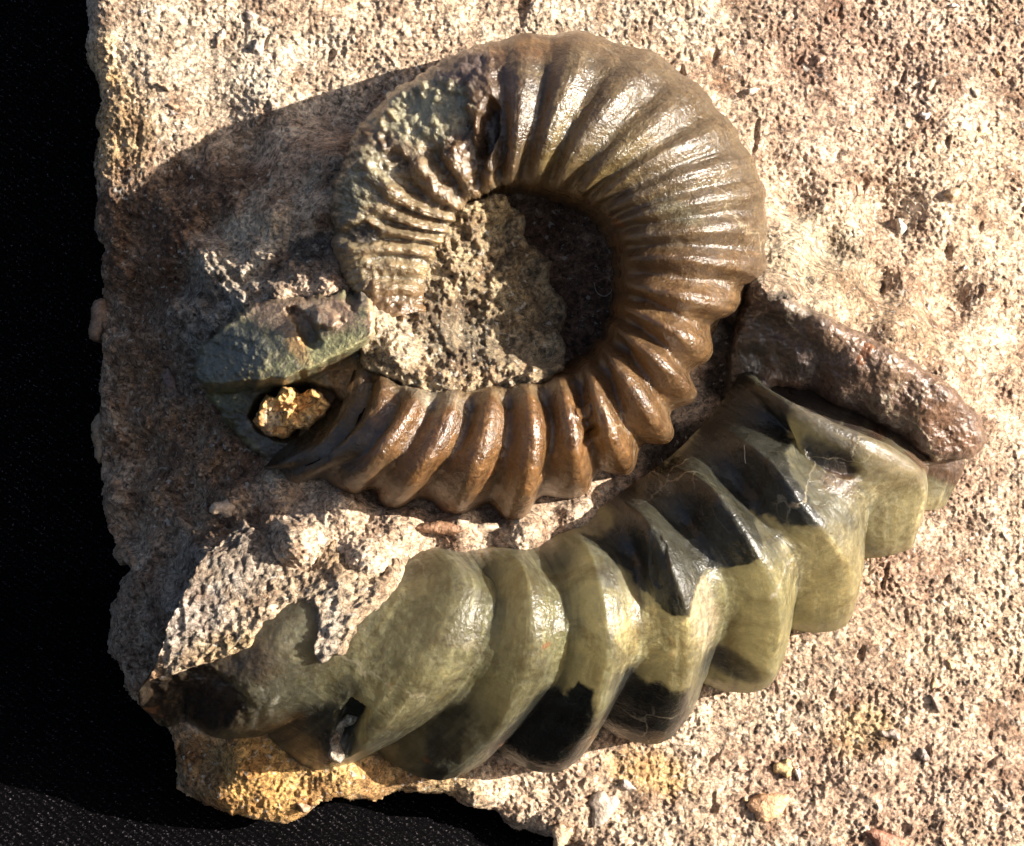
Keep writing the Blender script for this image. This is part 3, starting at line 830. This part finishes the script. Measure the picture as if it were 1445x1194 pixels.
# crystalline filling in the middle of the spiral
patch('umbilicus_filling',
      [(630, 296), (662, 280), (690, 272), (714, 274), (722, 292), (742, 302), (738, 330), (752, 346), (778, 368), (776, 398), (786, 408), (802, 432), (800, 455), (790, 470), (800, 492), (796, 520), (776, 540), (720, 552), (660, 560), (600, 562), (560, 540), (512, 520), (500, 470), (494, 402), (520, 382), (560, 376), (596, 370), (612, 345)],
      [(690, 300, 165), (650, 320, 165), (720, 320, 138), (700, 380, 138), (760, 390, 108), (780, 440, 104), (640, 400, 160), (580, 420, 146), (545, 420, 156), (600, 470, 168), (670, 450, 132), (720, 470, 128), (770, 500, 128), (700, 530, 188), (700, 552, 186), (640, 555, 190), (600, 530, 192), (560, 500, 196), (530, 450, 196), (760, 530, 188), (785, 525, 184), (640, 365, 160), (515, 405, 158), (560, 388, 150), (605, 378, 152), (625, 330, 168), (660, 290, 182), (700, 280, 186)],
      M_CRUST, const_tint((0.42, 0.34, 0.22), [(640, 470, 80, 45, 20, (0.18, 0.145, 0.10), 0.85, 0.5), (720, 380, 50, 70, 0, (0.36, 0.29, 0.18), 0.8, 0.5), (570, 430, 60, 40, 0, (0.26, 0.20, 0.13), 0.7, 0.5), (700, 300, 40, 25, 0, (0.58, 0.48, 0.28), 0.6, 0.5), (560, 480, 30, 50, -40, (0.60, 0.52, 0.40), 0.8, 0.4), (660, 530, 100, 16, 5, (0.48, 0.39, 0.26), 0.7, 0.5), (740, 440, 30, 40, 0, (0.36, 0.27, 0.15), 0.7, 0.5)]),
      roughf=lambda X, Y, d: 26 * fbm(X, Y, 52, 4, 503, 0.62) + 12 * fbm(X, Y, 14, 3, 507, 0.65) + 5 * np.abs(fbm(X, Y, 24, 3, 509)), rim=9, drop=34, edge_noise=6)

# green broken end of the inner whorl, with its sloping top plate, notch and open cavity
cav = [(352, 586), (366, 560), (386, 550), (405, 543), (438, 541), (470, 552), (484, 572), (462, 600), (428, 616), (396, 622), (362, 606)]
def end_rough(X, Y, d):
    # flat sloping top plate, a ragged lip, then the lower chamber wall
    yl = np.interp(X, [260, 330, 400, 450, 500, 540], [548, 543, 536, 518, 492, 468]) + 5 * fbm(X, Y * 0.3, 30, 3, 609, 0.6)
    plate = 222 - 0.27 * (515 - X) + 0.22 * (Y - 450) - 0.0016 * np.clip(430 - X, 0, None) ** 2 - 0.010 * np.clip(470 - Y, 0, None) ** 2
    low = np.interp(X, [270, 330, 400, 470, 530], [70, 92, 112, 138, 176]) - 0.25 * np.clip(Y - 590, 0, None)
    k = sstep(-5, 13, Y - yl)
    z = plate * (1 - k) + low * k
    dc = poly_dist(cav, X, Y) + 3 * fbm(X, Y, 16, 3, 611)
    z -= 46 * sstep(5, -9, dc)
    nn = fbm(X, Y, 26, 3, 619, 0.6)
    notch = np.hypot((X - 432 - 0.5 * (Y - 462)) / 17, (Y - 462) / 30) + 0.6 * nn
    z -= 20 * sstep(1.1, 0.55, notch)
    z += 17 * sstep(1.15, 0.6, np.hypot((X - 458) / 22, (Y - 450) / 17) + 0.7 * nn)
    z -= 18 * sstep(1.1, 0.7, np.hypot((X - 497) / 13, (Y - 424) / 18) + 0.7 * nn)
    z += 5 * np.exp(-((Y - np.interp(X, [300, 360, 470, 520], [470, 432, 424, 440])) / 7) ** 2)
    z += (2 + 3 * k) * fbm(X, Y, 34, 4, 613, 0.6) + 0.6 * fbm(X, Y, 9, 3, 615, 0.6)
    dark = sstep(1.2, 0.8, np.hypot((X - 325) / 55, (Y - 505) / 38))
    z += dark * (5 * fbm(X, Y, 12, 4, 617, 0.65) + 3)
    return z / 1.0 * HZ
bend = patch('broken_whorl_end',
      [(270, 528), (283, 490), (322, 452), (360, 428), (420, 417), (466, 418), (486, 408), (508, 410), (524, 424), (532, 448), (526, 478), (512, 500), (520, 530), (510, 560), (490, 590), (470, 640), (430, 668), (392, 664), (352, 634), (318, 596), (290, 560)],
      [(400, 500, 0)],
      M_BREAK, const_tint((0.15, 0.14, 0.082), [(325, 500, 55, 34, -25, (0.085, 0.09, 0.075), 0.9, 0.3), (420, 440, 70, 26, 0, (0.24, 0.17, 0.12), 0.9, 0.4), (470, 445, 40, 22, 0, (0.20, 0.14, 0.10), 0.8, 0.4), (445, 500, 70, 16, -20, (0.26, 0.25, 0.13), 0.9, 0.4), (418, 480, 14, 34, -20, (0.34, 0.21, 0.09), 0.8, 0.4),
       (330, 580, 60, 30, 30, (0.10, 0.105, 0.055), 0.9, 0.3), (430, 640, 80, 26, -15, (0.07, 0.052, 0.034), 0.95, 0.3), (362, 610, 40, 12, 40, (0.12, 0.11, 0.10), 0.7, 0.4), (480, 590, 30, 50, 30, (0.11, 0.065, 0.032), 0.9, 0.4), (415, 580, 62, 34, 0, (0.10, 0.06, 0.035), 0.9, 0.3), (395, 606, 36, 10, 10, (0.5, 0.42, 0.3), 0.8, 0.4), (485, 530, 30, 24, 0, (0.26, 0.16, 0.08), 0.9, 0.4), (505, 410, 14, 26, 0, (0.12, 0.10, 0.09), 0.8, 0.4), (525, 450, 8, 30, 0, (0.5, 0.36, 0.24), 0.7, 0.5)]),
      roughf=end_rough, rim=7, drop=34, edge_noise=10)
def ochre_rough(X, Y, d):
    return 12 * fbm(X, Y, 26, 3, 703, 0.6) + 5 * fbm(X, Y, 9, 3, 705, 0.6) - 12 * sstep(0.12, 0.3, fbm(X + Y * 0.6, Y * 1.4, 30, 2, 707)) 
ochre = patch('ochre_crystal_mass', [(356, 592), (366, 570), (376, 556), (388, 560), (398, 544), (412, 549), (424, 556), (440, 546), (456, 556), (466, 572), (458, 588), (444, 596), (436, 608), (416, 606), (402, 620), (380, 616), (364, 604)],
      [(385, 570, 134), (415, 565, 144), (445, 575, 152), (410, 600, 142), (385, 600, 130)], M_ROCK, const_tint((0.95, 0.58, 0.23), [(382, 592, 12, 20, 0, (0.66, 0.56, 0.40), 0.8, 0.4)]), roughf=ochre_rough, st=1.1, rim=6, drop=22, edge_noise=5, skirt=60)

# crystals lining the small hole in the outer whorl
hole = [(462, 1070), (464, 1042), (472, 1020), (490, 1008), (508, 1010), (503, 1019), (487, 1028), (478, 1048), (492, 1066), (480, 1078)]
patch('crystal_rim', hole, [(x, y, outer_z(x, y) + 5) for (x, y) in [(466, 1062), (468, 1040), (478, 1022), (498, 1012), (484, 1070)]], M_CRUST, const_tint((0.55, 0.52, 0.44)),
      roughf=lambda X, Y, d: 6 * fbm(X, Y, 12, 3, 803, 0.6), st=1.0, rim=5, drop=14, edge_noise=3, skirt=40)

# brown broken wedge of the next whorl standing over the right end
def wedge_rough(X, Y, d):
    u = (X - 1120) * 0.85 + (Y - 440) * 0.52; v = -(X - 1120) * 0.52 + (Y - 440) * 0.85
    z = 4 * fbm(u, v * 1.8, 46, 4, 903, 0.6) + 4 * fbm(X, Y, 13, 3, 905, 0.6)
    z += sstep(70, 20, u) * 9 * fbm(X, Y, 34, 3, 907, 0.6)
    return z
wedge = patch('broken_wedge', [(1052, 398), (1090, 402), (1120, 420), (1170, 446), (1258, 490), (1340, 540), (1384, 588), (1395, 625), (1375, 646), (1322, 652), (1290, 640), (1240, 606), (1190, 578), (1140, 553), (1095, 548), (1050, 575), (1020, 560), (1028, 500), (1042, 440)],
      [(1070, 412, 165), (1110, 428, 172), (1165, 460, 172), (1250, 508, 165), (1330, 556, 140), (1378, 604, 104), (1385, 630, 84), (1210, 512, 158), (1300, 570, 142), (1345, 612, 108),
       (1090, 470, 118), (1130, 505, 136), (1180, 534, 142), (1240, 568, 138), (1300, 606, 118), (1345, 632, 94), (1060, 520, 80), (1040, 555, 62), (1100, 540, 84), (1150, 552, 70), (1215, 592, 60), (1275, 630, 54), (1045, 450, 110)],
      M_BREAK, const_tint((0.10, 0.062, 0.044), [(1110, 480, 70, 50, 20, (0.06, 0.045, 0.04), 0.9, 0.4), (1040, 530, 40, 60, 20, (0.045, 0.04, 0.035), 0.9, 0.4), (1230, 510, 110, 20, 30, (0.19, 0.125, 0.085), 0.8, 0.5), (1330, 600, 60, 26, 35, (0.16, 0.09, 0.055), 0.8, 0.5), (1120, 425, 60, 14, 28, (0.20, 0.16, 0.12), 0.6, 0.5), (1200, 575, 90, 14, 30, (0.05, 0.035, 0.03), 0.8, 0.5)]),
      roughf=wedge_rough, rim=16, drop=46, edge_noise=5, skirt=130, power=3.5, soft=26)

# bits of shell and pebbles bedded in the limestone
def zrock(x, y):
    return float(upsample(ZC, 60, -480, 8, np.array([[float(x)]]), np.array([[float(y)]]))[0, 0]) / HZ
def lump(name, cx, cy, rx, ry, rot, colr, h=10, seed=0, lobes=0.2, dz=None, label=None):
    an = np.linspace(0, 2 * math.pi, 15)[:-1]
    rr = 1 + lobes * np.cos(3 * an + seed) + lobes * 0.6 * np.cos(5 * an + 2 * seed)
    r = math.radians(rot)
    poly = [(cx + rx * k * math.cos(q) * math.cos(r) - ry * k * math.sin(q) * math.sin(r), cy + rx * k * math.cos(q) * math.sin(r) + ry * k * math.sin(q) * math.cos(r)) for q, k in zip(an, rr)]
    z0 = zrock(cx, cy) if dz is None else dz
    o = patch(name, poly, [(cx, cy, z0 + h), (cx + rx, cy, z0 + h * 0.8)], M_BITS, const_tint(colr), roughf=lambda X, Y, d: 2 * fbm(X, Y, 18, 3, 811 + seed), st=1.2, rim=min(rx, ry) * 0.8, drop=h * 0.9 + 4, edge_noise=2, skirt=30, seed=820 + seed)
    if label:
        o['label'] = label
lump('shell_fragment', 1084, 1138, 30, 20, -12, (0.55, 0.33, 0.19), 10, 1, 0.14)
lump('shell_fragment', 1250, 1186, 30, 14, 20, (0.42, 0.22, 0.15), 9, 2)
lump('shell_fragment', 1106, 1084, 15, 13, 0, (0.52, 0.36, 0.18), 8, 3)
lump('shell_fragment', 1258, 1036, 16, 8, 10, (0.34, 0.27, 0.23), 7, 4)
lump('shell_fragment', 1322, 994, 6, 14, -30, (0.26, 0.20, 0.17), 8, 5)
lump('shell_fragment', 1272, 322, 7, 16, -10, (0.52, 0.47, 0.40), 8, 6)
lump('shell_fragment', 1346, 272, 14, 9, -30, (0.46, 0.34, 0.22), 11, 7)
lump('shell_fragment', 792, 1180, 14, 20, 20, (0.50, 0.36, 0.24), 8, 8)
lump('shell_fragment', 245, 150, 9, 5, 20, (0.42, 0.27, 0.17), 6, 9)
lump('shell_fragment', 232, 122, 11, 5, 25, (0.44, 0.30, 0.20), 6, 10)
lump('shell_fragment', 361, 65, 5, 10, 10, (0.25, 0.22, 0.20), 6, 11)
lump('shell_fragment', 1062, 128, 10, 5, -20, (0.60, 0.54, 0.46), 6, 12)
lump('shell_fragment', 885, 1108, 12, 7, 30, (0.5, 0.42, 0.36), 7, 13)
lump('shell_fragment', 850, 1140, 20, 26, 15, (0.44, 0.36, 0.29), 6, 14)
lump('shell_fragment', 318, 716, 22, 14, -15, (0.50, 0.38, 0.28), 12, 15)
lump('shell_fragment', 240, 536, 9, 20, -20, (0.24, 0.18, 0.17), 9, 16)
lump('shell_fragment', 625, 746, 42, 10, 3, (0.30, 0.17, 0.10), 14, 17, 0.08)
lump('shell_fragment', 688, 745, 22, 9, -5, (0.5, 0.38, 0.28), 14, 18, 0.1)
lump('pebble', 141, 452, 17, 32, 8, (0.26, 0.17, 0.11), 20, 19, 0.10, -70)
lump('pebble', 143, 616, 15, 36, 0, (0.32, 0.23, 0.15), 18, 20, 0.12, -80)
lump('pebble', 172, 782, 13, 16, 0, (0.34, 0.25, 0.17), 16, 21, 0.1, -55)

rng = np.random.default_rng(4)
FOSSIL = [(130, 240), (330, 180), (480, 150), (560, 90), (680, 30), (840, 20), (980, 70), (1090, 200), (1110, 300), (1230, 400), (1420, 560), (1430, 680), (1330, 800), (1230, 920), (1100, 1010), (930, 1080), (780, 1120), (600, 1120), (240, 1100), (100, 900)]
PAL = [(0.50, 0.42, 0.33), (0.38, 0.25, 0.17), (0.30, 0.24, 0.21), (0.62, 0.42, 0.24), (0.48, 0.32, 0.23), (0.55, 0.50, 0.47)]
made = 0
while made < 44:
    x, y = rng.uniform(140, 1440), rng.uniform(5, 1185)
    d = min(float(poly_dist(OUT, np.array([x]), np.array([y]))[0]), 0), float(poly_dist(FOSSIL, np.array([x]), np.array([y]))[0])
    if d[0] > -14 or d[1] < 14:
        continue
    a_ = rng.uniform(4, 11); b_ = a_ * rng.uniform(0.35, 0.8)
    lump('shell_fragment', x, y, a_, b_, rng.uniform(-80, 80), PAL[int(rng.integers(len(PAL)))], rng.uniform(2.5, 5), 30 + made, rng.uniform(0.1, 0.3))
    made += 1

wedge['label'] = 'rough dark brown broken wedge of shell at the right end'
bend['label'] = 'grey-green broken shell end with a ragged lip over a cavity'
ochre['label'] = 'bright yellow-ochre crystals filling the cavity'

# stray hairs caught on the specimen
def hair(pts, label):
    pts = np.array(pts, float)
    C = catmull(pts, np.linspace(0, len(pts) - 1, len(pts) * 8))
    Pc = unproj(C[:, 0], C[:, 1], C[:, 2])
    tg = np.gradient(Pc, axis=0); tg /= np.linalg.norm(tg, axis=1, keepdims=True)
    a_ = np.cross(tg, [0.2, 0.1, 1.0]); a_ /= np.linalg.norm(a_, axis=1, keepdims=True); b_ = np.cross(tg, a_)
    m = 5
    V = np.stack([Pc + (a_ * math.cos(2 * math.pi * k / m) + b_ * math.sin(2 * math.pi * k / m)) * 0.55 * P for k in range(m)], 1)
    V = V @ np.array(ROT.to_3x3()).T
    n = len(Pc)
    F = [(i * m + k, i * m + (k + 1) % m, (i + 1) * m + (k + 1) % m, (i + 1) * m + k) for i in range(n - 1) for k in range(m)]
    base = V.reshape(-1, 3).mean(0)
    o = link_mesh('hair', V.reshape(-1, 3) - base, F, M_HAIR)
    o.location = base
    o['label'] = label; o['category'] = 'hair'
M_HAIR, nt_h, b_h = new_mat('pale hair')
hn = noise(nt_h, node(nt_h, 'ShaderNodeTexCoord').outputs['Object'], 400, 2, 0.5)
nt_h.links.new(ramp(nt_h, hn, [(0.3, (0.42, 0.30, 0.2)), (0.7, (0.6, 0.5, 0.4))]), b_h.inputs['Base Color'])
hz_ = lambda x, y: zrock(x, y) * HZ + 4
hair([(x, y, hz_(x, y)) for (x, y) in [(838, 398), (842, 412), (852, 418), (862, 412), (864, 400), (858, 392)]], 'thin curled hair lying in the dark hollow of the spiral')
hair([(x, y, outer_z(x, y) * HZ + 2) for (x, y) in [(1050, 628), (1051, 637), (1051, 646), (1052, 654)]], 'short straight hair caught on a dark rib below the brown wedge')

sc.render.engine = 'CYCLES'
